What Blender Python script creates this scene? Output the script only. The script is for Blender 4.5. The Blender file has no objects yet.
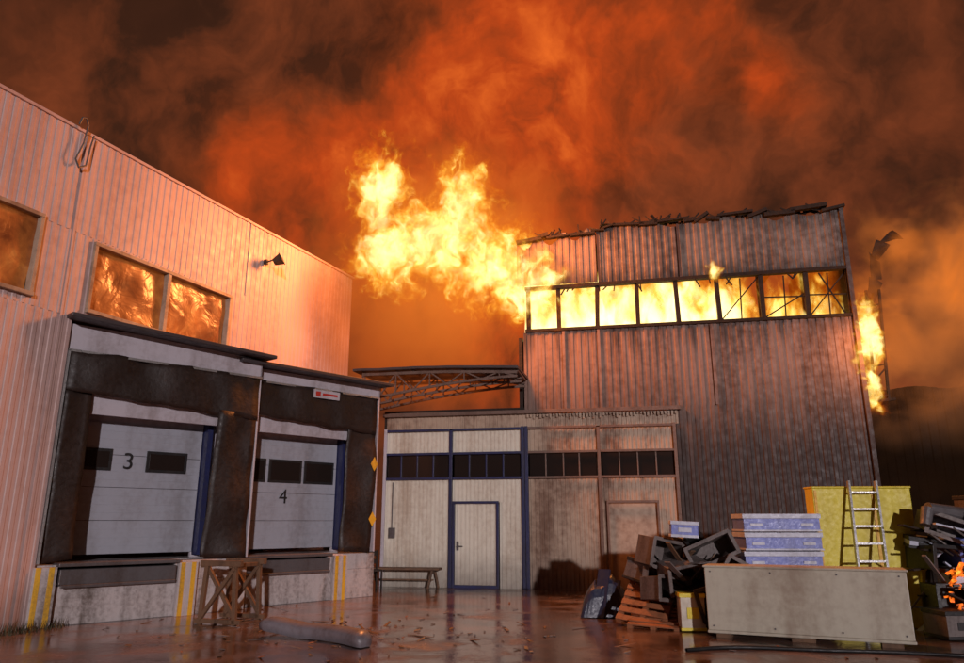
import bpy, math, random
from mathutils import Vector, Matrix, noise as mnoise
random.seed(7)
S=bpy.context.scene
R=math.radians
# ---------------------------------------------------------------- node helpers
class NT:
    def __init__(s,nt): s.nt=nt; s.N=nt.nodes; s.L=nt.links
    def put(s,sock,v):
        if isinstance(v,bpy.types.NodeSocket): s.L.new(v,sock)
        elif v is not None:
            try: sock.default_value=v
            except Exception: sock.default_value=(*v,1)
    def m(s,op,a,b=None,c=None,clamp=False):
        n=s.N.new('ShaderNodeMath'); n.operation=op; n.use_clamp=clamp
        for i,v in enumerate((a,b,c)):
            if v is not None: s.put(n.inputs[i],v)
        return n.outputs[0]
    def v(s,op,a,b=None,scale=None):
        n=s.N.new('ShaderNodeVectorMath'); n.operation=op
        s.put(n.inputs[0],a)
        if b is not None: s.put(n.inputs[1],b)
        if scale is not None: s.put(n.inputs['Scale'],scale)
        return n.outputs['Value'] if op in('LENGTH','DOT_PRODUCT','DISTANCE') else n.outputs[0]
    def noise(s,vec,scale,detail=4,rough=.55,dist=0,out='Fac'):
        n=s.N.new('ShaderNodeTexNoise'); s.put(n.inputs['Vector'],vec)
        n.inputs['Scale'].default_value=scale;n.inputs['Detail'].default_value=detail
        n.inputs['Roughness'].default_value=rough;n.inputs['Distortion'].default_value=dist
        return n.outputs[0 if out=='Fac' else 1]
    def ramp(s,f,stops,interp='LINEAR'):
        n=s.N.new('ShaderNodeValToRGB'); n.color_ramp.interpolation=interp
        e=n.color_ramp.elements
        while len(e)<len(stops): e.new(.5)
        for i,(p,c) in enumerate(stops):
            e[i].position=p; e[i].color=(*c,1) if len(c)==3 else c
        s.put(n.inputs[0],f); return n.outputs[0]
    def mr(s,f,a,b,c,d,smooth=False):
        n=s.N.new('ShaderNodeMapRange'); n.clamp=True
        if smooth: n.interpolation_type='SMOOTHSTEP'
        s.put(n.inputs[0],f)
        for i,x in enumerate((a,b,c,d)): s.put(n.inputs[i+1],x)
        return n.outputs[0]
    def mix(s,f,a,b,mode='MIX'):
        n=s.N.new('ShaderNodeMix'); n.data_type='RGBA'; n.blend_type=mode
        s.put(n.inputs[0],f)
        for i,x in ((6,a),(7,b)):
            if isinstance(x,bpy.types.NodeSocket): s.L.new(x,n.inputs[i])
            else: n.inputs[i].default_value=(*x,1) if len(x)==3 else x
        return n.outputs[2]
    def sep(s,vec):
        n=s.N.new('ShaderNodeSeparateXYZ'); s.put(n.inputs[0],vec); return n.outputs
    def coord(s,w='Object'):
        return s.N.new('ShaderNodeTexCoord').outputs[w]
    def bump(s,h,strength,dist=.02):
        n=s.N.new('ShaderNodeBump'); n.inputs['Strength'].default_value=strength;n.inputs['Distance'].default_value=dist
        s.put(n.inputs['Height'],h); return n.outputs[0]
def newmat(name):
    m=bpy.data.materials.new(name); m.use_nodes=True; t=NT(m.node_tree)
    b=m.node_tree.nodes['Principled BSDF']; return m,t,b
def surf(name,col,dirt=(.05,.035,.025),amt=.5,scale=1.5,rough=.5,metal=0,streak=True,bump=.15,extra=None):
    m,t,b=newmat(name); P=t.coord()
    v=t.v('MULTIPLY',P,(1,1,.18 if streak else 1))
    n1=t.noise(v,scale,5,.62); n2=t.noise(P,scale*6,4,.6)
    f=t.m('ADD',t.m('MULTIPLY',n1,.7),t.m('MULTIPLY',n2,.3))
    f=t.mr(f,.42,.68,0,amt,True)
    c=t.mix(f,col,dirt)
    if extra: c=extra(t,P,c)
    t.put(b.inputs['Base Color'],c)
    t.put(b.inputs['Roughness'],t.mr(n2,.3,.7,max(.05,rough-.12),min(1,rough+.15)))
    b.inputs['Metallic'].default_value=metal
    if bump: t.put(b.inputs['Normal'],t.bump(n2,bump*1.5,.02))
    return m
# ---------------------------------------------------------------- mesh helpers
def empty(name,loc=(0,0,0),rz=0):
    o=bpy.data.objects.new(name,None); o.location=loc; o.rotation_euler=(0,0,rz)
    bpy.context.collection.objects.link(o); return o
class MB:
    def __init__(s): s.v=[];s.f=[];s.mi=[];s.M=Matrix.Identity(4)
    def add(s,vs,fs,mi=0):
        b=len(s.v); s.v+= [tuple(s.M@Vector(p)) for p in vs]
        for f in fs: s.f.append(tuple(b+i for i in f)); s.mi.append(mi)
    def box(s,x0,x1,y0,y1,z0,z1,mi=0):
        s.add([(x0,y0,z0),(x1,y0,z0),(x1,y1,z0),(x0,y1,z0),(x0,y0,z1),(x1,y0,z1),(x1,y1,z1),(x0,y1,z1)],
              [(0,3,2,1),(4,5,6,7),(0,1,5,4),(1,2,6,5),(2,3,7,6),(3,0,4,7)],mi)
    def hexa(s,p,mi=0):
        s.add(p,[(0,3,2,1),(4,5,6,7),(0,1,5,4),(1,2,6,5),(2,3,7,6),(3,0,4,7)],mi)
    def beam(s,a,b,w,h=None,mi=0,up=(0,0,1)):
        a=Vector(a);b=Vector(b);h=h or w;d=(b-a).normalized();u=Vector(up)
        if abs(d.dot(u))>.95:u=Vector((0,1,0))
        sd=d.cross(u).normalized();u=sd.cross(d)
        q=[]
        for p in(a,b):
            q+=[p-sd*w/2-u*h/2,p+sd*w/2-u*h/2,p+sd*w/2+u*h/2,p-sd*w/2+u*h/2]
        s.add([tuple(x) for x in q],[(0,1,2,3),(7,6,5,4),(0,4,5,1),(1,5,6,2),(2,6,7,3),(3,7,4,0)],mi)
    def cyl(s,a,b,r,r2=None,n=12,mi=0,caps=True):
        a=Vector(a);b=Vector(b);r2=r if r2 is None else r2;d=(b-a).normalized()
        u=Vector((0,0,1)) if abs(d.z)<.9 else Vector((1,0,0))
        x=d.cross(u).normalized();y=d.cross(x)
        q=[]
        for p,rr in((a,r),(b,r2)):
            for i in range(n):
                t=2*math.pi*i/n;q.append(tuple(p+x*rr*math.cos(t)+y*rr*math.sin(t)))
        fs=[(i,(i+1)%n,n+(i+1)%n,n+i) for i in range(n)]
        if caps: fs+=[tuple(range(n))[::-1],tuple(range(n,2*n))]
        s.add(q,fs,mi)
    def corr(s,x0,x1,z0,z1,y=0,pitch=.2,d=.03,mi=0,flip=False,ztop=None):
        n=max(1,round((x1-x0)/pitch));p=(x1-x0)/n;xs=[]
        for i in range(n):
            b=x0+i*p
            xs+=[(b,0),(b+.40*p,0),(b+.5*p,d),(b+.9*p,d)]
        xs.append((x1,0))
        vs=[]
        for (x,dy) in xs:
            zt=z1 if ztop is None else ztop(x)
            vs+=[(x,y-dy,z0),(x,y-dy,zt)]
        s.add(vs,[(2*i,2*i+2,2*i+3,2*i+1) for i in range(len(xs)-1)],mi)
    def patch(s,p00,p10,p11,p01,nu,nv,amp=.04,fr=2.5,mi=0,seed=0,th=0):
        p00,p10,p11,p01=map(Vector,(p00,p10,p11,p01));vs=[]
        for j in range(nv+1):
            for i in range(nu+1):
                u=i/nu;v=j/nv
                p=(p00*(1-u)+p10*u)*(1-v)+(p01*(1-u)+p11*u)*v
                k=mnoise.noise(Vector((p.x*fr,p.y*fr+seed,p.z*fr*.6)))
                k2=mnoise.noise(Vector((p.x*fr+9,p.z*fr,seed)))
                vs.append((p.x+k2*amp*.3,p.y+k*amp,p.z+k2*amp*.5))
        fs=[(j*(nu+1)+i,j*(nu+1)+i+1,(j+1)*(nu+1)+i+1,(j+1)*(nu+1)+i) for j in range(nv) for i in range(nu)]
        s.add(vs,fs,mi)
    def obj(s,name,mats,parent=None,bevel=0,smooth=False,solid=0):
        me=bpy.data.meshes.new(name);me.from_pydata(s.v,[],s.f);me.update()
        for m in mats: me.materials.append(m)
        for p,i in zip(me.polygons,s.mi): p.material_index=i; p.use_smooth=smooth
        o=bpy.data.objects.new(name,me);bpy.context.collection.objects.link(o)
        if parent:o.parent=parent
        if solid:
            md=o.modifiers.new('s','SOLIDIFY');md.thickness=solid;md.offset=0
        if bevel:
            md=o.modifiers.new('b','BEVEL');md.width=bevel;md.segments=2;md.limit_method='ANGLE'
        return o
# ---------------------------------------------------------------- materials
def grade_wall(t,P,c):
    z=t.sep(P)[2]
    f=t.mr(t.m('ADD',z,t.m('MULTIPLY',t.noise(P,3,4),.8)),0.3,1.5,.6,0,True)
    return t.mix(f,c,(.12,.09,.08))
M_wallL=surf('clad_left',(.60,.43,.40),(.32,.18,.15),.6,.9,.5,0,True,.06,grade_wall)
M_trim=surf('dark_trim',(.05,.04,.042),(.03,.02,.015),.6,2,.5)
M_white=surf('painted_panel',(.50,.46,.50),(.20,.15,.14),.7,1.6,.45)
M_door=surf('door_panel',(.36,.37,.42),(.18,.16,.16),.6,1.4,.4)
M_conc=surf('painted_concrete',(.50,.45,.44),(.08,.055,.04),.9,2.2,.7,0,True,.4)
M_rub=surf('rubber',(.020,.011,.008),(.045,.024,.018),.6,2,.55,0,True,.3)
M_grey=surf('grey_steel',(.13,.12,.125),(.06,.035,.025),.7,3,.5,.3)
M_bump=surf('grey_bumper',(.20,.18,.20),(.09,.06,.055),.7,3,.4)
M_blue=surf('blue_paint',(.02,.025,.09),(.025,.02,.02),.6,3,.4)
M_yel=surf('yellow_paint',(.75,.42,.03),(.12,.07,.03),.6,4,.5)
M_blk=surf('black_paint',(.012,.012,.013),(.04,.03,.025),.5,4,.5)
M_dglass,t_,b_=newmat('dark_glass'); b_.inputs['Base Color'].default_value=(.02,.014,.012,1);b_.inputs['Roughness'].default_value=.15
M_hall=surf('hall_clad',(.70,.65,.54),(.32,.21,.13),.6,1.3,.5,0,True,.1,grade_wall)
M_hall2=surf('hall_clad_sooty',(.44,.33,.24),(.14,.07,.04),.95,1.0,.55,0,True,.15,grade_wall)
def soot_and_shade(t,P,c):
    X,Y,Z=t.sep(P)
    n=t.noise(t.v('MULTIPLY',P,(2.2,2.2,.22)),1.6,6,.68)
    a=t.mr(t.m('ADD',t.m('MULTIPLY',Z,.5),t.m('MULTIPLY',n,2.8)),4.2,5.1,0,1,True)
    low=t.mr(t.m('ADD',Z,t.m('MULTIPLY',n,2.6)),4.3,7.0,1,0,True)  # lower-wall gloom painted into the colour, on top of the soot
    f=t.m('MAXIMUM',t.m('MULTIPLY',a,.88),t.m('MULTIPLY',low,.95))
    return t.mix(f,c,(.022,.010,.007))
def soot_top(t,P,c):
    Z=t.sep(P)[2]
    n=t.noise(t.v('MULTIPLY',P,(1.6,1.6,.5)),1.3,6,.66)
    a=t.mr(t.m('ADD',Z,t.m('MULTIPLY',n,2.2)),9.9,10.7,0,.85,True)
    b_=t.mr(t.m('ADD',Z,t.m('MULTIPLY',n,1.4)),8.4,9.1,.85,0,True)
    return t.mix(t.m('MAXIMUM',a,b_),c,(.022,.012,.009))
M_tower=surf('scorched_clad',(.28,.17,.13),(.085,.038,.023),.85,1.0,.6,.0,True,.2,soot_and_shade)  # both tower claddings are burnt; their darkness also stands in for lamp falloff
M_towertop=surf('scorched_top',(.24,.165,.13),(.055,.027,.017),.9,.9,.6,.0,True,.3,soot_top)
M_char=surf('charred',(.018,.011,.008),(.05,.025,.012),.6,4,.85,0,False,.6)
M_wood=surf('wood',(.16,.085,.045),(.05,.028,.018),.7,5,.7)
M_pallet=surf('pallet_wood',(.33,.12,.05),(.09,.04,.02),.6,5,.7)
M_alu=surf('aluminium',(.55,.55,.55),(.2,.17,.14),.5,4,.35,.7)
M_steel=surf('canopy_steel',(.16,.10,.075),(.07,.035,.02),.6,4,.55,.1)
M_lila=surf('blue_case',(.15,.19,.55),(.12,.12,.2),.5,3,.4)
M_lilw=surf('pale_case',(.55,.57,.68),(.3,.28,.3),.5,3,.45)
M_board=surf('board_white',(.54,.50,.40),(.24,.16,.11),.7,1.3,.5,0,True,.15)
M_yelp=surf('yellow_panel',(.72,.60,.03),(.36,.26,.04),.5,2.2,.5)
M_crate=surf('crate_grey',(.17,.14,.13),(.05,.035,.03),.7,4,.55)
M_red=surf('red_mark',(.5,.03,.02),(.3,.02,.02),.4,4,.5)
M_tarp=surf('tarp',(.02,.025,.06),(.05,.04,.04),.5,4,.4)
M_amber,t,b=newmat('amber_glow_glass'); P=t.coord()
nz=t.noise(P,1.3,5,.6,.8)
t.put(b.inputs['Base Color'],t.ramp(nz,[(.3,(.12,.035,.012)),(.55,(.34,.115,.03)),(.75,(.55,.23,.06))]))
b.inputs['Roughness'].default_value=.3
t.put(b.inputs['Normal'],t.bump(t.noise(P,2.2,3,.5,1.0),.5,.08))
t.put(b.inputs['Emission Color'],t.ramp(nz,[(.3,(.10,.022,.006)),(.5,(.5,.12,.02)),(.7,(1,.34,.06))])); b.inputs['Emission Strength'].default_value=.20  # panes are no lamps: emission paints in the fire's reflection and glow
# ground
M_ground,t,b=newmat('wet_asphalt'); P=t.coord()
n1=t.noise(P,.35,4,.6);n2=t.noise(P,14,4,.7);n3=t.noise(P,1.3,5,.6,.4)
c=t.ramp(n3,[(.35,(.06,.038,.030)),(.55,(.15,.095,.075)),(.75,(.26,.155,.115))])
c=t.mix(t.mr(n2,.5,.75,0,.5),c,(.24,.15,.11))
t.put(b.inputs['Base Color'],c)
wet=t.mr(t.m('ADD',t.m('MULTIPLY',n1,.6),t.m('MULTIPLY',n3,.4)),.48,.62,0,1,True)
t.put(b.inputs['Roughness'],t.mr(wet,0,1,.04,.28))
b.inputs['Specular IOR Level'].default_value=.9
h=t.m('ADD',t.m('MULTIPLY',n2,.35),t.m('MULTIPLY',n3,.8))
bp=t.N.new('ShaderNodeBump');bp.inputs['Distance'].default_value=.05
t.put(bp.inputs['Strength'],t.mr(wet,0,1,.12,.8));t.put(bp.inputs['Height'],h);t.put(b.inputs['Normal'],bp.outputs[0])
# ---------------------------------------------------------------- ground
g=MB();g.add([(-250,-250,0),(250,-250,0),(250,250,0),(-250,250,0)],[(0,1,2,3)]);g.obj('ground',[M_ground])
# ================================================================ LEFT WAREHOUSE
W=empty('warehouse_building',(-7.1,11.7,0),R(66.88))
w=MB()
XE=8.6
PC=dict(pitch=.15,d=.010)
w.corr(-13,.2,0,5.0,**PC)
w.corr(5.6,XE,0,5.0,**PC)
win=[(-2.6,-.66,5.2,6.5),(.46,3.80,5.2,6.38)]
w.corr(-13,XE,6.5,8.34,**PC)
w.corr(-13,-2.6,5.0,6.5,**PC);w.corr(-2.6,-.66,5.0,5.2,**PC);w.corr(-.66,.46,5.0,6.5,**PC);w.corr(.46,3.8,5.0,5.2,**PC);w.corr(.46,3.8,6.38,6.5,**PC);w.corr(3.8,XE,5.0,6.5,**PC)
w.obj('cladding',[M_wallL],W)
w=MB()
w.box(-13,XE,.05,12,8.2,8.3);w.box(XE-.1,XE-.003,.03,12,0,8.2);w.box(-13,-12.9,.03,12,0,8.2)
w.obj('roof_and_ends',[M_trim],W)
w=MB();w.box(-13.05,XE+.05,-.04,.12,8.34,8.40);w.obj('roof_flashing',[M_wallL],W,.01)
w=MB()
for (a,b_x,z0,z1) in win:
    f=.07
    w.box(a-f,b_x+f,-.06,.08,z1,z1+f);w.box(a-f,b_x+f,-.085,.08,z0-f,z0)
    w.box(a-f,a,-.058,.08,z0,z1);w.box(b_x,b_x+f,-.058,.08,z0,z1)
w.box(2.07,2.16,-.05,.07,5.2,6.38); w.box(-1.7,-1.62,-.05,.07,5.2,6.5)
w.obj('window_frames',[M_hall2],W,.008)
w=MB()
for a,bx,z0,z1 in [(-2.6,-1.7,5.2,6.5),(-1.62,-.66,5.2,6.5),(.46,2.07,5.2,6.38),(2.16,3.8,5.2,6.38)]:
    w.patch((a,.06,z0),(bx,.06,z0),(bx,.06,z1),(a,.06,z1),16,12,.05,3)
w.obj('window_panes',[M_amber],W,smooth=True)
w=MB();w.box(4.80,4.88,-.12,-.03,7.5,7.62,0);w.beam((4.84,-.1,7.56),(4.86,-.28,7.60),.03)
w.M=Matrix.Translation((4.9,-.36,7.58))@Matrix.Rotation(R(-28),4,'X')@Matrix.Rotation(R(20),4,'Z')@Matrix.Scale(.8,4)
w.hexa([(-.13,-.12,-.12),(.13,-.12,-.12),(.08,.12,-.07),(-.08,.12,-.07),(-.13,-.12,.12),(.13,-.12,.12),(.08,.12,.07),(-.08,.12,.07)])
w.box(-.15,.15,-.15,-.121,-.14,.14)
w.obj('flood_lamp',[M_blk],W,.006)
w=MB();pts=[(-.30,-.10,8.40),(-.30,-.16,8.52),(-.22,-.16,8.55),(-.14,-.12,8.45),(-.16,-.09,8.1),(-.26,-.09,7.75),(-.18,-.09,7.62),(-.05,-.09,7.72),(-.02,-.09,8.1),(.02,-.09,8.34)]
for p,q in zip(pts,pts[1:]): w.cyl(p,q,.016,n=8)
w.obj('cable_loop',[M_grey],W)
w=MB()
for x in (-3.4,-.05,4.3): w.box(x,x+.04,-.022,-.012,6.6 if x>0 else 0.0,8.34)
w.obj('panel_seams',[M_wallL],W)
# ================================================================ DOCK HOUSES
def dock(name,loc,rz,x0,x1,ztop,doorx,digit,winx,kx,canopy,posts,lev,sx,wz,digx):
    D=empty(name,loc,rz)
    K=1.045;fx=lambda x:x*K+kx;fz=lambda z:1.6+(z-1.6)*K
    sl,sr=sx
    w=MB()
    zs=4.43
    w.box(x0,x1,0,.1,zs,ztop)
    w.box(x0,x0+.04,.0,2.0,.95,zs);w.box(x1-.04,x1,.0,2.0,.95,ztop)
    w.box(x0+.04,x1-.04,.1,.16,fz(3.32),zs)
    w.box(x0+.04,fx(doorx[0]),.64,.72,.95,zs); w.box(fx(doorx[1]),x1-.04,.64,.72,.95,zs);w.box(fx(doorx[0]),fx(doorx[1]),.64,.72,fz(3.25),zs)
    w.obj('front_panels',[M_white],D,.006)
    w=MB();w.box(fx(doorx[1])+.02,fx(doorx[1])+.12,.4,.635,1.0,zs-.5);w.box(fx(doorx[0])-.1,fx(doorx[0])-.01,.5,.635,1.0,zs-.5);w.obj('door_rails',[M_blue],D)
    w=MB();z0,z1=1.05,fz(3.27);h=(z1-z0)/4
    for i in range(4):
        w.box(fx(doorx[0]),fx(doorx[1]),.60,.65,z0+i*h+.004,z0+(i+1)*h-.004)
        for k in range(3):
            zz=z0+i*h+h*(k+1)/4
            w.box(fx(doorx[0])+.03,fx(doorx[1])-.03,.596,.6,zz-.012,zz+.012)
    w.obj('sectional_door',[M_door],D,.006)
    w=MB()
    for a,b in winx:
        w.box(fx(a),fx(b),.57,.592,fz(wz[0]),fz(wz[1]),0);
        w.box(fx(a)+.05,fx(b)-.05,.562,.569,fz(wz[0])+.05,fz(wz[1])-.05,1)
    w.obj('door_windows',[M_blk,M_dglass],D,.01)
    cu=bpy.data.curves.new('numeral','FONT');cu.body=digit;cu.size=.42;cu.extrude=.004;cu.align_x='CENTER'
    o=bpy.data.objects.new('numeral',cu);o.location=(fx(digx[0]),.585,fz(digx[1]));o.rotation_euler=(R(90),0,0);cu.materials.append(M_blk)
    bpy.context.collection.objects.link(o);o.parent=D
    w=MB()
    w.patch((sl,-.06,3.75),(sr,-.06,3.55),(sr,-.06,zs),(sl,-.06,zs),24,8,.09,2.2,seed=1)
    w.patch((sl,-.03,.95),(doorx[0]+.10,.02,1.0),(doorx[0]+.08,.0,3.8),(sl+.02,-.03,3.8),6,20,.07,2.2,seed=4)
    w.patch((doorx[1]+.20,.02,.98),(sr-.04,-.03,.93),(sr,-.03,3.7),(doorx[1]+.26,.0,3.7),8,24,.10,2.0,seed=7)
    w.obj('shelter_curtains',[M_rub],D,smooth=True,solid=.03)
    w=MB();w.box(sl-.035,sl-.0,-.09,-.02,.95,zs);w.box(sl-.035,sr+.03,-.09,-.065,zs-.03,zs+.012);w.obj('shelter_edge',[M_alu],D)
    w=MB();w.box(x0,x1,.0,.5,0,.60);w.box(x0,lev[0],.0,.5,.6,.93);w.box(lev[1],x1,.0,.5,.6,.93);w.box(x0,x1,.5,1.9,0,.95)
    w.obj('pit_wall',[M_conc],D,.012)
    w=MB();w.box(lev[0]+.01,lev[1]-.01,-.12,.49,.62,.86);w.box(lev[0]-.03,lev[1]+.03,-.16,.6,.90,.96);
    w.beam((lev[0]+.03,-.15,.60),(lev[1]-.03,-.15,.60),.05,.05)
    w.obj('dock_leveller',[M_grey],D,.01)
    for px in posts:
        w=MB();w.box(px,px+.34,-.11,-.002,0,.9,0)
        w.box(px+.03,px+.11,-.116,-.111,.0,.9,1);w.box(px+.22,px+.30,-.116,-.111,0,.9,1)
        w.obj('bumper_post',[M_conc,M_yel],D,.004)
    w=MB();a,b,za,zb=canopy
    w.hexa([(a,-.42,za),(b,-.42,zb),(b,2.1,zb+.1),(a,1.2,za+.1),(a,-.42,za+.07),(b,-.42,zb+.07),(b,2.1,zb+.17),(a,1.2,za+.17)])
    w.obj('canopy_roof',[M_trim],D,.01)
    return D
D3=dock('loading_dock',(-6.96,12.02,0),R(44.55),-.18,3.46,4.90,(.28,2.35),'3',[(.33,.79),(1.37,2.09)],.155,(-.24,3.55,4.93,4.78),[-.17,2.12],(.2,2.08),(-.10,3.40),(2.45,2.82),(1.07,2.49))
D4=dock('loading_dock',(-5.13,14.22,0),R(45.6),.15,3.86,4.70,(.42,2.72),'4',[(.46,1.0),(1.07,1.84),(1.90,2.64)],.289,(.1,3.95,4.70,4.68),[2.72,],(.55,2.62),(.22,3.74),(2.38,2.85),(1.45,1.97))
w=MB();w.box(1.95,2.62,-.15,-.13,4.22,4.40,0);w.box(2.0,2.12,-.156,-.151,4.26,4.36,1);w.box(2.17,2.56,-.156,-.151,4.285,4.335,1);w.obj('maker_plate',[M_white,M_red],D4)
w=MB()
for z in (2.88,1.66):
    w.add([(3.66,-.14,z-.16),(3.76,-.14,z),(3.66,-.14,z+.16),(3.56,-.14,z)],[(0,1,2,3)],0)
w.obj('yellow_markers',[M_yel],D4,solid=.01)
# ================================================================ BURNING HALL (frame M)
H=empty('burning_factory_building',(0,19,0),R(-11.31))
def teeth(w,x0,x1,z,y,mi=0):
    x=x0
    while x<x1:
        d=.05+.10*random.random();w.box(x,x+.05,y-.02,y,z-d,z,mi);x+=.085
w=MB()
def rail(x0,x1,z0,z1,mi,yy=-.05,t=.05): w.box(x0,x1,yy-t,yy,z0,z1,mi)
w.corr(-2.60,-.86,0,2.66,0,.11,.012,0);w.corr(-.78,1.04,2.08,2.66,0,.11,.012,0);w.corr(.46,1.04,0,2.08,0,.11,.012,0)
w.corr(-2.60,-.86,3.36,3.92,0,.11,.012,0);w.corr(-.78,1.04,3.36,3.92,0,.11,.012,0)
w.obj('left_gate_sheeting',[M_hall],H)
w=MB()
w.corr(1.22,2.98,0,2.66,0,.11,.015,0);w.corr(3.06,4.86,2.1,2.66,0,.11,.015,0);w.corr(4.42,4.86,0,2.1,0,.11,.015);w.corr(3.06,3.16,0,2.1,0,.11,.015)
w.corr(1.22,2.98,3.36,3.92,0,.11,.015,0);w.corr(3.06,4.86,3.36,3.92,0,.11,.015,0)
w.box(3.20,4.38,-.02,.03,.02,2.05)
w.obj('right_gate_sheeting',[M_hall2],H)
w=MB();w.corr(-2.62,5.02,3.98,4.32,0,.11,.02);teeth(w,1.2,4.95,4.30,-.06);w.obj('upper_strip',[M_hall2],H)
w=MB();w.box(-2.55,-.9,-.0,.02,2.72,3.30,0);w.box(-.74,1.0,-.0,.02,2.72,3.30,0);w.box(1.25,2.95,-.0,.02,2.72,3.30,0);w.box(3.1,4.84,-.0,.02,2.72,3.30,0);w.obj('window_band',[M_dglass],H)
w=MB()
rail(-2.66,-2.58,0,4.0,1);rail(-.86,-.78,0,3.94,0);rail(1.04,1.12,0,4.0,0);rail(1.135,1.22,0,4.0,0);
rail(-2.58,-.862,3.92,3.98,0);rail(-.778,1.038,3.92,3.98,0)
rail(-2.58,-.862,2.66,2.72,0);rail(-.778,1.038,2.66,2.72,0)
rail(-2.58,-.862,3.30,3.36,0);rail(-.778,1.038,3.30,3.36,0)
for x in(-2.2,-1.76,-1.32,-.35,.1,.55): rail(x,x+.035,2.722,3.298,0,-.02,.02)
rail(-.77,.45,2.05,2.11,0,-.06);rail(-.765,-.70,0.0,2.048,0,-.06);rail(.39,.45,0,2.048,0,-.06);rail(-.698,.388,0,.07,0,-.06)
w.obj('blue_gate_frame',[M_blue,M_white],H,.004)
w=MB()
rail(2.98,3.06,0,3.94,0);rail(4.86,4.94,0,4.0,0)
for a,b in((1.222,2.978),(3.062,4.858)):
    for z in(3.92,3.30,2.66): rail(a,b,z,z+.06,0)
for x in(1.65,2.1,2.5,3.5,3.95,4.4): rail(x,x+.035,2.722,3.298,0,-.02,.02)
rail(3.16,4.42,2.05,2.11,0,-.06);rail(3.16,3.21,0,2.05,0,-.06);rail(4.37,4.42,0,2.05,0,-.06)
rail(-2.7,5.1,4.32,4.42,0,-.02,.12)
w.obj('rusty_gate_frame',[M_steel],H,.004)
w=MB();w.corr(-.70,.39,.07,2.05,-.015,.11,.012);w.obj('personnel_door',[M_hall],H)
w=MB();w.cyl((-.62,-.06,1.0),(-.62,-.12,1.0),.02);w.cyl((-.62,-.11,1.0),(-.48,-.11,1.0),.014);w.box(-.65,-.59,-.062,-.055,.9,1.12);w.obj('door_handle',[M_grey],H)
w=MB();w.box(-2.45,-2.3,-.12,-.02,1.2,1.45);w.cyl((-2.38,-.07,1.45),(-2.38,-.07,2.6),.015);w.obj('switch_box',[M_grey],H,.01)
w=MB();w.box(-2.7,1.2,.0,9,4.42,4.5);w.box(-2.7,-2.62,.02,9,0,4.40)
w.box(5.1,9.3,5.8,6,0,6.0);w.box(9.32,9.42,.05,6,0,9.3);w.box(1.0,1.1,.05,6,4.5,6.4)
w.box(1.1,9.3,.1,6,6.2,6.3);w.box(-2.6,9.3,.35,.4,0,4.3)
w.obj('structure',[M_char],H)
w=MB()
w.corr(1.15,9.38,4.42,6.52,0,.19,.018);w.corr(4.96,9.38,0,4.42,0,.19,.018)
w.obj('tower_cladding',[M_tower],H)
w=MB()
w.corr(3.19,9.45,7.80,9.40,-.03,.19,.018,ztop=lambda x:9.36+.05*math.sin(x*2.1)+.05*math.sin(x*7)-max(0,.22*mnoise.noise(Vector((x*1.6,3,0)))))
w.corr(.98,3.17,7.84,9.2,.03,.19,.018,ztop=lambda x:9.02+.12*(x-1)+.14*math.sin(x*9)+.1*mnoise.noise(Vector((x*5,0,0))))
w.obj('tower_upper_cladding',[M_towertop],H)
w=MB()
for x in(1.15,2.18,3.1,5.95): w.box(x,x+.07,-.06,-.04,4.42,6.5)
for x in(3.19,5.3): w.box(x,x+.06,-.09,-.068,7.8,9.3)
w.box(9.36,9.46,-.09,.05,0,9.42)
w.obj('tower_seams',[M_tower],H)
cols=[1.28,2.09,3.125,4.19,5.20,6.24,7.29,8.37,9.38]
w=MB()
w.box(1.2,9.45,-.07,.12,6.52,6.60);w.beam((1.2,.0,7.74),(9.42,.0,7.80),.16,.09)
for x in cols: w.beam((x+random.uniform(-.02,.02),.02,6.6),(x+random.uniform(-.03,.03),.02,7.74),.11,.09)
for i in(5,6,7):
    a,b=cols[i]+.05,cols[i+1]-.05
    w.beam((a,.03,6.62),(b,.06,7.7 if i!=6 else 7.2),.03)
    if i==7: w.beam((a+.3,.04,7.72),(b-.1,.04,6.62),.03)
    if i!=5: w.beam((a,.03,7.15),(b,.03,7.12),.03)
    w.beam(((a+b)/2,.03,6.6),((a+b)/2+.04,.03,7.7),.03)
for i in range(16):
    x=random.uniform(1.4,9.2);w.beam((x,-.06,7.72),(x+random.uniform(-.15,.15),-.04,7.72-random.uniform(.05,.25)),.03)
w.obj('charred_window_frames',[M_char],H)
w=MB();x=1.0
while x<9.4:
    z=(9.10+.11*(x-1)) if x<3.2 else 9.40
    L=random.uniform(.25,.9)
    w.beam((x,-.08,z+random.uniform(-.09,.06)),(min(x+L,9.5),-.08,z+random.uniform(-.06,.16)),.14,random.uniform(.04,.11));x+=L*.85
for i in range(90):
    x=random.uniform(1.2,9.2);zb=9.10+.11*(x-1) if x<3.2 else 9.38;w.beam((x,.1,zb),(x+random.uniform(-.5,.5),.2,zb+random.uniform(.05,.34)),.03)
for a in((5.0,.5,9.4,4.7,.5,9.85),(5.0,.5,9.4,5.15,.6,9.75),(4.72,.5,9.84,4.85,.5,9.65)): w.beam(a[:3],a[3:],.06)
w.patch((6.9,-.06,9.40),(9.4,-.06,9.46),(9.3,.5,9.62),(6.9,.5,9.66),16,3,.3,2.4)
w.patch((3.3,-.06,9.36),(5.2,-.06,9.40),(5.1,.6,9.58),(3.3,.6,9.52),16,3,.3,2.4,seed=5)
w.obj('ragged_roof_edge',[M_char],H,solid=.01)
w=MB()
for x in cols: w.beam((x,.1,8.9),(x,5.8,9.3),.1,.16);w.beam((x,.3,6.3),(x,.3,9.0),.09)
w.obj('rafters',[M_char],H)
w=MB()
pr=[(9.9,.2,6.9),(10.1,.15,7.5),(10.15,.1,8.1),(10.4,.1,8.5),(10.75,.1,8.65)]
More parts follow.
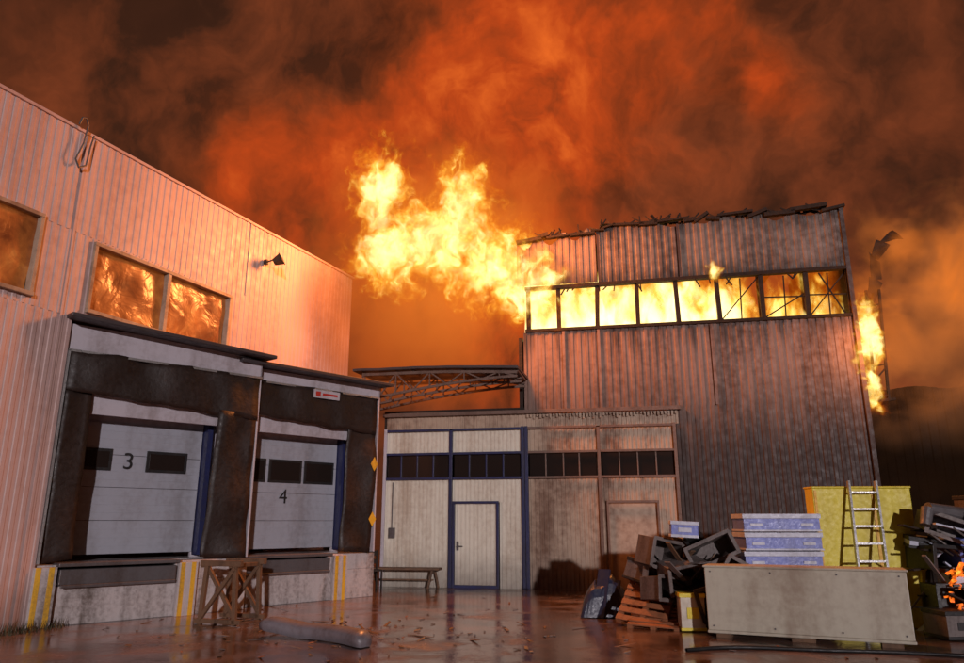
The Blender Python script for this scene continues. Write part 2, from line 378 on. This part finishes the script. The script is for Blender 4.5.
for p,q in zip(pr,pr[1:]): w.patch((p[0]-.12,p[1],p[2]),(q[0]-.16,q[1],q[2]+.1),(q[0]+.16,q[1]+.2,q[2]-.08),(p[0]+.14,p[1]+.2,p[2]),4,3,.16,3)
for xx in(9.65,9.95): w.beam((xx,.1,4.4),(xx+.14,.1,7.2),.05)
z=4.5
k=0
while z<7.0:
    w.beam((9.65+.05*(z-4.4),.1,z),(9.97+.05*(z-4.4),.1,z+(.35 if k%2 else .05)),.03);z+=.38;k+=1
w.beam((9.45,.1,4.4),(10.1,.1,4.45),.06)
w.obj('collapsed_ladder_cage',[M_char],H,solid=.01)
w=MB();w.corr(9.5,30,0,5.6,4.5,.25,.04,ztop=lambda x:5.4+.5*mnoise.noise(Vector((x*.7,0,0))));w.obj('side_annex_wall',[M_char],H)
# cantilever truss canopy
w=MB()
ztp=lambda u:5.20-.20*max(0,u-.45)**1.4
def tru(y):
    n=9;T=[];B=[]
    for i in range(n+1):
        u=i/n;x=-2.75+3.95*u
        zt=ztp(u);zb=4.52+(.50)*(1-(1-u)**1.6)
        T.append((x,y,zt));B.append((x,y,min(zb,zt-.03)))
    for i in range(n):
        w.beam(T[i],T[i+1],.06,.07);w.beam(B[i],B[i+1],.05,.06)
        w.beam(B[i],T[i],.03) if i%2==0 else None
        w.beam(B[i] if i%2 else T[i],T[i+1] if i%2 else B[i+1],.03)
    return T
Ts=[tru(y) for y in(-1.65,-.95,-.25)]
for i in range(0,10,1):
    a,b=Ts[0][i],Ts[2][i];w.beam((a[0],a[1],a[2]+.05),(b[0],b[1],b[2]+.05),.05)
w.obj('canopy_trusses',[M_steel],H)
w=MB()
vs=[];n=24
for i in range(n+1):
    u=i/n;x=-2.95+4.2*u;z=.09+ztp(u)+.012*mnoise.noise(Vector((u*9,0,0)))
    vs+=[(x,-1.85,z),(x,0,z+.06)]
w.add(vs,[(2*i,2*i+2,2*i+3,2*i+1) for i in range(n)]);w.obj('canopy_sheet',[M_trim],H,solid=.06)
# ================================================================ LOOSE OBJECTS
def place(w,x,y,z,rz=0,rx=0,ry=0):
    w.M=Matrix.Translation((x,y,z))@Matrix.Rotation(R(rz),4,'Z')@Matrix.Rotation(R(rx),4,'X')@Matrix.Rotation(R(ry),4,'Y')
w=MB();place(w,-2.0,19.05,0,-10)
w.box(-.98,.98,-.2,.2,.44,.49);
for x in(-.8,.8):
    w.beam((x-.1,-.15,0),(x,-.15,.44),.05);w.beam((x+.1,.15,0),(x,.15,.44),.05);w.beam((x,-.18,.4),(x,.18,.4),.05)
w.beam((-.8,0,.2),(.8,0,.2),.04);w.obj('wooden_bench',[M_wood],bevel=.006)
w=MB();place(w,-2.72,18.6,0,25)
w.box(-.22,.22,-.22,.22,.43,.47)
for x in(-.2,.2):
    w.beam((x,-.2,0),(x,-.2,.43),.04);w.beam((x,.2,0),(x,.24,.92),.04)
w.box(-.2,.2,.20,.235,.60,.70);w.box(-.2,.2,.21,.245,.78,.9)
w.obj('wooden_chair',[M_char],bevel=.005)
w=MB()
for dy in(0,.5):
    place(w,-4.15,13.2-dy*.6,0,-18)
    y=dy
    w.beam((-.30,-y,0),(-.24,-y,.95),.07);w.beam((.36,-y,0),(.30,-y,.95),.07);w.beam((-.36,-y,.94),(.42,-y,.94),.09)
    w.beam((-.28,-y-.03,.08),(.32,-y-.03,.88),.06);w.beam((.34,-y+.04,.08),(-.26,-y+.04,.88),.06);w.beam((-.40,-y,.05),(.48,-y,.05),.07)
place(w,-4.15,13.2,0,-18);w.beam((-.24,0,.9),(-.24,-.8,.9),.06);w.beam((.30,0,.9),(.30,-.8,.9),.06)
w.obj('wooden_trestle',[M_wood],bevel=.004)
# fallen grey bumper: rounded tube section, bent, squared ends
w=MB();prof=[(-.15,.0),(-.19,.06),(-.19,.15),(-.13,.21),(0,.23),(.13,.21),(.19,.15),(.19,.06),(.15,.0)]
pts=[]
for i in range(21):
    u=i/20;x=-3.15+1.62*u;y=11.2-1.0*u
    z=.01+.10*max(0,(.3-u))*3
    sc=min(1,.72+5*min(u,1-u));off=.16*math.sin(math.pi*u)
    pts.append((x+off,y+off,z,sc))
vs=[];n=len(prof)
d=Vector((.76,-.50,0)).normalized();sd=Vector((d.y,-d.x,0))
for x,y,z,sc in pts:
    for a,b in prof:
        p=Vector((x,y,z))+sd*a*sc*.85+Vector((0,0,b*sc*.85));vs.append(tuple(p))
fs=[(i*n+j,(i+1)*n+j,(i+1)*n+j+1,i*n+j+1) for i in range(20) for j in range(n-1)]
fs+=[tuple(range(n)),tuple(range(20*n,21*n))[::-1]]
w.add(vs,fs);w.obj('fallen_bumper_beam',[M_bump],smooth=True)
E=empty('white_steel_box',(3.26,11.11,0),math.atan2(10.03-11.11,5.61-3.26))
w=MB();w.box(0,2.59,0,.55,.10,.955,0);w.box(-.02,2.61,-.02,.57,.955,.985,0);w.box(-.012,2.602,-.012,.562,.06,.10,0)
w.obj('body',[M_board],E,.012)
w=MB();w.box(.1,.3,.05,.5,0,.06);w.box(2.2,2.45,.05,.5,0,.06);w.box(1.1,1.4,.05,.5,0,.06);w.obj('feet',[M_wood],E)
w=MB()
for x in(.08,.9,1.75,2.5):
    for z in(.16,.9): w.cyl((x,-.008,z),(x,.001,z),.012,n=8)
w.obj('bolts',[M_grey],E)
E=empty('yellow_cabinet',(5.40,12.05,0),R(-4))
w=MB();w.box(0,.98,0,.35,0,2.13);w.box(.99,1.55,.02,.37,0,2.13);w.box(-.01,1.56,-.01,.38,2.13,2.16)
w.box(1.50,1.60,-.05,.38,0,.9)
w.obj('body',[M_yelp],E,.01)
w=MB();w.box(.02,.06,-.012,-.001,.05,2.1);w.box(.92,.97,-.012,-.001,.05,2.1);w.obj('edges',[M_yel],E)
w=MB()
for x0 in(5.66,6.10): w.beam((x0,11.4,0),(x0+.30,11.95,2.24),.035,.06)
for i in range(8):
    s=.10+i*.117;w.beam((5.66+.30*s,11.4+.55*s,2.24*s),(6.10+.30*s,11.4+.55*s,2.24*s),.045,.03)
w.obj('aluminium_ladder',[M_alu])
for i in range(6):
    w=MB();place(w,4.80+random.uniform(-.03,.03),12.25,i*.29,random.uniform(-2,2)-3)
    w.box(-.60,.60,-.3,.3,.02,.20,0);w.box(-.62,.62,-.32,.32,.20,.275,1);
    w.box(-.5,-.3,-.31,-.30,.08,.13,1);w.box(.3,.5,-.31,-.30,.08,.13,1);w.box(-.62,.62,-.32,.32,0,.03,1)
    w.obj('metal_case' ,[M_lila,M_lilw],bevel=.012)
def crate(x,y,z,sx,sy,sz,rz,rx,ry,mat,name='open_crate',mi=None):
    w=MB();place(w,x,y,z,rz,rx,ry);t=.03
    a,b,c=sx/2,sy/2,sz/2
    w.box(-a,a,b-t,b,-c,c);w.box(-a,-a+t,-b,b-t-.001,-c,c);w.box(a-t,a,-b,b-t-.001,-c,c);w.box(-a+t,a-t,-b,b-t,-c,-c+t);w.box(-a+t,a-t,-b,b-t,c-t,c)
    for s_ in(-1,1):
        w.box(-a-.02,a+.02,-b-.02,-b+.0,s_*c-.03,s_*c+.03)
        w.box(s_*a-.03,s_*a+.03,-b-.024,-b-.001,-c,c)
    w.obj(name,[mat],bevel=.005)
def solidbox(x,y,z,sx,sy,sz,rz,rx,ry,mats,name):
    w=MB();place(w,x,y,z,rz,rx,ry);a,b,c=sx/2,sy/2,sz/2
    w.box(-a,a,-b,b,-c,c,0);w.box(-a-.015,a+.015,-b-.015,b+.015,c-.05,c+.01,len(mats)-1);w.box(-a-.01,a+.01,-b-.01,b+.01,-c-.005,-c+.04,len(mats)-1)
    w.box(-a*.5,a*.5,-b-.012,-b-.001,-c*.35,c*.25,len(mats)-1)
    w.obj(name,mats,bevel=.01)
crate(2.95,12.6,1.10,.55,.5,.45,20,5,12,M_crate);crate(3.75,12.3,1.12,.75,.5,.35,-15,-8,-24,M_crate)
crate(3.25,12.2,.78,.7,.5,.4,10,12,-8,M_crate);crate(4.05,12.0,.75,.6,.5,.5,-10,5,30,M_crate)
crate(2.95,12.3,.55,.6,.5,.35,25,-5,6,M_crate);crate(3.6,11.9,.45,.7,.6,.45,5,0,-15,M_blk)
crate(3.45,12.6,1.35,.35,.3,.3,30,10,40,M_blk)
solidbox(3.28,12.15,1.48,.42,.3,.24,-8,0,3,[M_lila,M_lilw],'small_case')
solidbox(3.20,11.75,.28,.36,.32,.52,-5,0,0,[M_board,M_yelp],'battery_box')
solidbox(3.1,12.9,.25,.7,.5,.5,15,0,4,[M_crate,M_blk],'steel_cabinet');solidbox(4.0,12.5,.3,.8,.6,.6,-10,0,0,[M_blk,M_crate],'steel_cabinet')
solidbox(2.75,12.9,.75,.5,.4,.35,35,10,18,[M_crate,M_blk],'steel_cabinet')
w=MB()
for i in range(22):
    x=random.uniform(2.7,4.3);y=random.uniform(11.9,12.8);z=random.uniform(.3,1.15)
    d=Vector((random.uniform(-1,1),random.uniform(-.5,.2),random.uniform(-.2,.9))).normalized()*random.uniform(.3,.6)
    w.beam((x,y,z),(x+d.x,y+d.y,z+d.z),random.uniform(.03,.1),.02,random.choice((0,1)))
w.obj('scrap_boards',[M_wood,M_crate])
def pallet(x,y,z,rz,rx,ry):
    w=MB();place(w,x,y,z,rz,rx,ry)
    for i in range(7): w.box(-.4,.4,-.55+i*.165,-.55+i*.165+.10,.10,.122)
    for a in(-.36,0,.36):
        w.box(a-.04,a+.04,-.55,.55,.03,.099)
    for i in(-.5,-.05,.4): w.box(-.4,.4,i,i+.1,.005,.029)
    w.obj('wooden_pallet',[M_pallet],bevel=.003)
pallet(2.75,12.55,.33,-35,40,8);pallet(2.85,12.35,.05,-25,12,2);pallet(3.0,13.1,.5,-20,60,0)
w=MB();vs=[];n=14
for j in range(n+1):
    for i in range(n+1):
        u,v=i/n*2-1,j/n*2-1;h=max(0,1-abs(u)**2.5)*max(0,1-abs(v)**2.5)
        k=mnoise.noise(Vector((u*2,v*2,3)))
        vs.append((2.2+u*.42+k*.05+v*.1,13.6+v*.4,.01+.62*h**.6*(1+.35*k)))
w.add(vs,[(j*(n+1)+i,j*(n+1)+i+1,(j+1)*(n+1)+i+1,(j+1)*(n+1)+i) for j in range(n) for i in range(n)]);w.obj('tarpaulin_heap',[M_tarp])
w=MB();w.beam((2.0,13.2,0),(2.18,13.45,.78),.22,.04);w.beam((2.25,13.2,0),(2.4,13.4,.6),.1,.03);w.obj('blue_plank',[M_tarp])
crate(7.25,11.6,1.5,.8,.5,.3,-10,5,20,M_crate);crate(7.7,11.8,1.2,.8,.5,.4,5,5,-10,M_lila)
crate(7.1,11.7,1.05,.7,.6,.35,10,0,5,M_blk);solidbox(7.5,11.5,.75,.9,.5,.3,-6,0,4,[M_lilw,M_crate],'steel_cabinet')
crate(7.0,11.4,.45,.6,.6,.5,-8,0,0,M_blk);crate(7.7,11.5,.4,.7,.6,.5,12,4,0,M_blk);solidbox(6.75,11.0,.2,.6,.5,.36,5,0,0,[M_crate,M_blk],'steel_cabinet')
solidbox(8.2,12.0,1.0,.7,.6,2.0,5,0,0,[M_crate,M_blk],'steel_cabinet');solidbox(6.95,11.8,1.28,.5,.4,.16,-16,6,8,[M_lilw,M_blk],'small_case')
w=MB();place(w,7.2,11.4,1.75,0)
w.cyl((-.35,0,.05),(.55,.2,-.1),.09,.14,16);w.cyl((.2,-.1,-.1),(.9,0,-.25),.11,.11,16)
w.cyl((-.35,0,.05),(-.45,-.05,-.2),.09,.08,14)
w.obj('duct_pipe',[M_grey],smooth=False)
w=MB()
for i in range(34):
    x=random.uniform(6.7,8.3);y=random.uniform(11,12);z=random.uniform(.1,1.6)
    d=Vector((random.uniform(-1,1),random.uniform(-.5,.2),random.uniform(-.5,.6))).normalized()*random.uniform(.3,.7)
    w.beam((x,y,z),(x+d.x,y+d.y,z+d.z),random.uniform(.03,.12),.025,random.choice((0,1,2)))
w.obj('scrap_metal',[M_char,M_crate,M_lilw])
w=MB();pts=[]
for i in range(110):
    u=i/109;x=2.6+6.5*u;y=9.9-.35*u+.22*math.sin(u*9)+.07*math.sin(u*19)
    pts.append((x,y,.022))
for p,q in zip(pts,pts[1:]): w.cyl(p,q,.024,n=8,caps=False)
w.obj('fire_hose',[M_blk],smooth=True)
w=MB()
for i in range(230):
    if i<140: x=random.gauss(-2.2,1.6);y=random.gauss(11.3,1.0)
    else: x=random.uniform(-6,6);y=random.uniform(9.2,17.5)
    if x<-6.3+(y-12)*.7: continue
    s_=random.uniform(.010,.035);place(w,x,y,.006,random.uniform(0,360),random.uniform(-12,12),random.uniform(-12,12))
    L=s_*random.uniform(.8,8 if random.random()<.35 else 1.8)
    w.add([(-L,-s_*.6,0),(L*.8,-s_*.7,0.004),(L,s_*.4,.01),(-L*.4,s_*.8,.004)],[(0,1,2,3)],random.choice((0,1,1,2,2)))
w.obj('scattered_debris',[M_pallet,M_wood,M_crate],solid=.008)
w=MB()
for i in range(260):
    x=random.uniform(-.9,.6);
    p=Vector((-7.1,11.7,0))+Vector((.393,.92,0))*x+Vector((.92,-.39,0))*random.uniform(.03,.45)
    a=random.uniform(0,6.28);h=random.uniform(.05,.2);dx,dy=math.cos(a),math.sin(a)
    w.M=Matrix.Identity(4);w.add([(p.x-.008*dy,p.y+.008*dx,0),(p.x+.008*dy,p.y-.008*dx,0),(p.x+dx*h*.5,p.y+dy*h*.5,h)],[(0,1,2)])
M_weed=surf('weed',(.06,.06,.03),(.05,.03,.02),.5,6,.7);w.obj('weeds',[M_weed])
# ================================================================ FIRE AND SMOKE
def volbox(name,x0,x1,y0,y1,z0,z1,mat,parent=None):
    w=MB();w.box(x0,x1,y0,y1,z0,z1);o=w.obj(name,[mat],parent);return o
def volmat(name,step):
    m=bpy.data.materials.new(name);m.use_nodes=True;m.node_tree.nodes.clear();t=NT(m.node_tree)
    try:m.cycles.volume_step_rate=step
    except Exception:pass
    return m,t
def volout(t,dens,col,estr):
    e=t.N.new('ShaderNodeEmission');t.put(e.inputs[0],col);t.put(e.inputs[1],estr)
    a=t.N.new('ShaderNodeVolumeAbsorption');a.inputs[0].default_value=(0,0,0,1);t.put(a.inputs['Density'],dens)
    s=t.N.new('ShaderNodeAddShader');t.L.new(e.outputs[0],s.inputs[0]);t.L.new(a.outputs[0],s.inputs[1])
    o=t.N.new('ShaderNodeOutputMaterial');t.L.new(s.outputs[0],o.inputs['Volume'])
def blobs(t,P,L):
    f=None
    for c,r in L:
        q=t.v('LENGTH',t.v('DIVIDE',t.v('SUBTRACT',P,c),r))
        f=q if f is None else t.m('MINIMUM',f,q)
    return t.m('SUBTRACT',1,f)
FIRE_RAMP=[(0,(.9,.08,.003)),(.25,(1,.20,.008)),(.5,(1,.40,.02)),(.75,(1,.64,.10)),(1,(1,.80,.34))]
def fireshade(t,d,dens,gain):
    volout(t,t.m('MULTIPLY',d,dens),t.ramp(d,FIRE_RAMP),t.m('MULTIPLY',t.m('MULTIPLY',d,dens),t.m('ADD',.75,t.m('MULTIPLY',t.m('POWER',d,2.0),gain))))
mF,t=volmat('flame_volume',.42);P=t.coord()
wv=t.v('SCALE',t.v('SUBTRACT',t.noise(P,1.3,2,.6,out='Color'),(.5,.5,.5)),scale=1.3)
Pw=t.v('ADD',P,wv)
f=blobs(t,Pw,[((-1.2,19.1,9.4),(2.6,1.1,1.9)),((-2.9,19.1,10.6),(1.1,.8,2.2)),((-.6,19.1,10.5),(1.3,.8,1.9)),((-2.5,19.1,8.9),(1.7,.9,1.7)),((.3,18.9,8.5),(2.3,1.0,1.6)),((1.3,18.75,7.7),(2.0,.7,1.2))])
n=t.noise(t.v('MULTIPLY',Pw,(1,1,.6)),2.6,4,.68)
d=t.m('ADD',f,t.m('MULTIPLY',t.m('SUBTRACT',n,.5),2.3))
dd=t.mr(d,.05,.90,0,1,True)
fireshade(t,dd,3.0,2.1)
volbox('flame',-4.9,3.4,18.0,20.2,6.3,13.6,mF)
mW,t=volmat('window_fire_volume',.6);P=t.coord();X,Y,Z=t.sep(P)
n=t.noise(t.v('MULTIPLY',P,(1,1,.55)),2.0,4,.65,.4)
side=t.mr(X,5.5,7.2,.16,.0)
zf=t.mr(Z,6.5,8.0,.12,-.04)
d=t.mr(t.m('ADD',t.m('ADD',n,side),zf),.46,.76,0,1,True)
d=t.m('MAXIMUM',d,t.mr(X,5.5,7.2,.30,.12))
fireshade(t,d,3.0,2.3)
volbox('window_fire',1.15,9.25,.14,1.3,6.32,8.2,mW,H)
mS,t=volmat('small_flame_volume',.6);P=t.coord()
Pw=t.v('ADD',P,t.v('SCALE',t.v('SUBTRACT',t.noise(P,1.6,2,.6,out='Color'),(.5,.5,.5)),scale=1.0))
f=blobs(t,Pw,[((9.65,0,6.0),(.36,.4,1.4)),((9.6,0,4.9),(.26,.3,1.1)),((6.2,0,7.9),(.26,.3,.26))])
n=t.noise(t.v('MULTIPLY',Pw,(1,1,.6)),4,3,.65)
d=t.mr(t.m('ADD',f,t.m('MULTIPLY',t.m('SUBTRACT',n,.5),1.6)),.05,.7,0,1,True)
fireshade(t,d,4,2.2)
volbox('corner_flame',9.1,10.4,-.5,.5,3.6,7.9,mS,H);volbox('roof_flame',5.7,6.8,-.35,.3,7.55,8.5,mS,H)
mE,t,b=newmat('ember');P=t.coord();n=t.noise(P,7,4,.6)
t.put(b.inputs['Base Color'],(.02,.01,.008,1));t.put(b.inputs['Emission Color'],t.ramp(n,[(.45,(0,0,0)),(.6,(1,.16,.01)),(.75,(1,.5,.08))]));b.inputs['Emission Strength'].default_value=2
w=MB()
for i in range(70):
    x=random.uniform(6.8,7.8);z=random.uniform(.15,1.0);place(w,x,11.0+random.uniform(-.1,.3),z,random.uniform(0,90),random.uniform(0,90),0)
    s_=random.uniform(.015,.05);w.box(-s_,s_,-s_*.5,s_*.5,-s_*1.5,s_*1.5)
w.obj('glowing_embers',[mE])
# smoke volumes (small domains); emission stands in for scattered firelight
mK,t=volmat('smoke_volume',1.5);P=t.coord()
n=t.noise(t.v('MULTIPLY',P,(1,1,.8)),.8,3,.62,.4)
glow=blobs(t,P,[((-2.0,19.6,6.6),(3.6,2.6,2.9)),((-1.0,20.3,9.8),(4.8,2.4,3.8)),((-3.9,18.7,7.2),(2.4,1.9,2.6))])
g1=t.mr(t.m('ADD',glow,t.m('MULTIPLY',t.m('SUBTRACT',n,.5),1.8)),.0,.8,0,1,True)
dist=t.v('DISTANCE',P,(-.8,19.5,8.9))
firelit=t.mr(dist,1.5,5.5,1,.14)
col=t.ramp(firelit,[(0,(.75,.2,.06)),(.5,(1,.18,.026)),(1,(1,.24,.026))])
volout(t,t.m('MULTIPLY',g1,.60),col,t.m('MULTIPLY',t.m('MULTIPLY',g1,.60),t.m('MULTIPLY',firelit,.92)))
volbox('smoke_cloud',-6.2,3.8,17.0,22.5,4.6,13.6,mK)
mK2,t=volmat('smoke_volume_brown',1.5);P=t.coord()
n=t.noise(P,.8,3,.6,.4)
br=blobs(t,P,[((12.0,17.2,6.4),(2.8,2.0,3.8)),((12.5,17.4,2.8),(3.5,2,2.8))])
g2=t.mr(t.m('ADD',br,t.m('MULTIPLY',t.m('SUBTRACT',n,.5),2.0)),.0,.7,0,1,True)
firelit=t.mr(t.v('DISTANCE',P,(10.6,16.5,7.4)),.4,4.4,1,.03)
firelit=t.m('MULTIPLY',firelit,t.mr(n,.38,.62,.45,1.3))
col=t.ramp(firelit,[(0,(.45,.2,.1)),(.4,(.9,.26,.07)),(1,(1,.24,.03))])
volout(t,t.m('MULTIPLY',g2,1.0),col,t.m('MULTIPLY',g2,t.m('MULTIPLY',firelit,.85)))
volbox('smoke_cloud',9.2,15.5,16.2,19.4,.6,10,mK2)
# ================================================================ WORLD
wd=bpy.data.worlds.new("World");S.world=wd;wd.use_nodes=True;wd.node_tree.nodes.clear();t=NT(wd.node_tree)
D=t.N.new('ShaderNodeTexCoord').outputs['Generated']
wsm=t.v('SCALE',t.v('SUBTRACT',t.noise(D,2.6,3,.5,out='Color'),(.5,.5,.5)),scale=.24)
wfi=t.v('SCALE',t.v('SUBTRACT',t.noise(D,9,4,.6,out='Color'),(.5,.5,.5)),scale=.07)
Dw=t.v('ADD',t.v('ADD',D,wsm),wfi)
n=t.noise(t.v('MULTIPLY',Dw,(1.5,1.5,.75)),3.6,5,.5)
nf=t.noise(t.v('MULTIPLY',Dw,(1.3,1.3,.9)),13,5,.6)
nn=t.m('ADD',t.m('MULTIPLY',n,.60),t.m('MULTIPLY',nf,.40))
def lobe(v,k,s_):
    v=Vector(v).normalized();d=t.v('DOT_PRODUCT',Dw,tuple(v))
    return t.m('MULTIPLY',t.m('MINIMUM',t.m('EXPONENT',t.m('MULTIPLY',t.m('SUBTRACT',d,1),k)),1.15),s_)
acc=None
hot=lobe((.05,.92,.41),32,.40)
for l in [hot]+[lobe(*a) for a in (((-.34,.885,.54),45,.11),((.26,.90,.42),7,.25),((.66,.97,.25),45,.08),((0,.9,.2),6,.05),((-.21,.87,.66),110,-.05),((.62,.87,.62),40,-.05))]:
    acc=l if acc is None else t.m('ADD',acc,l)
I=t.m('MULTIPLY',t.m('ADD',t.m('MAXIMUM',acc,.0),.04),t.mr(nn,.38,.62,.42,1.45,False))
warm=t.ramp(I,[(0,(.010,.005,.003)),(.10,(.042,.013,.006)),(.28,(.17,.032,.009)),(.60,(.50,.062,.010)),(1,(.85,.15,.02))])
brown=t.ramp(I,[(0,(.010,.0055,.004)),(.10,(.048,.016,.008)),(.28,(.175,.040,.014)),(.60,(.40,.080,.022)),(1,(.6,.18,.05))])
col=t.mix(t.mr(hot,.01,.16,0,1,True),brown,warm)
bg=t.N.new('ShaderNodeBackground');t.put(bg.inputs[0],col);bg.inputs[1].default_value=1
o=t.N.new('ShaderNodeOutputWorld');t.L.new(bg.outputs[0],o.inputs[0])
# ================================================================ LIGHTS
def sun(d,s_,c,ang):
    l=bpy.data.lights.new('sun','SUN');l.energy=s_;l.color=c;l.angle=R(ang);o=bpy.data.objects.new('sun',l)
    o.rotation_euler=Vector(d).to_track_quat('-Z','Y').to_euler();bpy.context.collection.objects.link(o)
sun((-.20,.95,-.14),1.55,(1.0,.90,.93),1.0)
def pt(name,loc,e,c,r):
    l=bpy.data.lights.new(name,'POINT');l.energy=e;l.color=c;l.shadow_soft_size=r;o=bpy.data.objects.new(name,l);o.location=loc;bpy.context.collection.objects.link(o)
pt('fire_light',(-.6,17.3,9.2),3600,(1,.29,.07),.7)
pt('fire_light',(9.5,16.3,5.8),150,(1,.33,.08),.3)
# ================================================================ CAMERA
cd=bpy.data.cameras.new('cam');cd.sensor_width=36;cd.lens=720/964*36;cd.clip_end=1000
co=bpy.data.objects.new('cam',cd);co.location=(0,0,1.6);co.rotation_euler=(R(90+14.8),0,0);bpy.context.collection.objects.link(co);S.camera=co
S.view_settings.view_transform='Standard';S.view_settings.look='None';S.view_settings.exposure=0
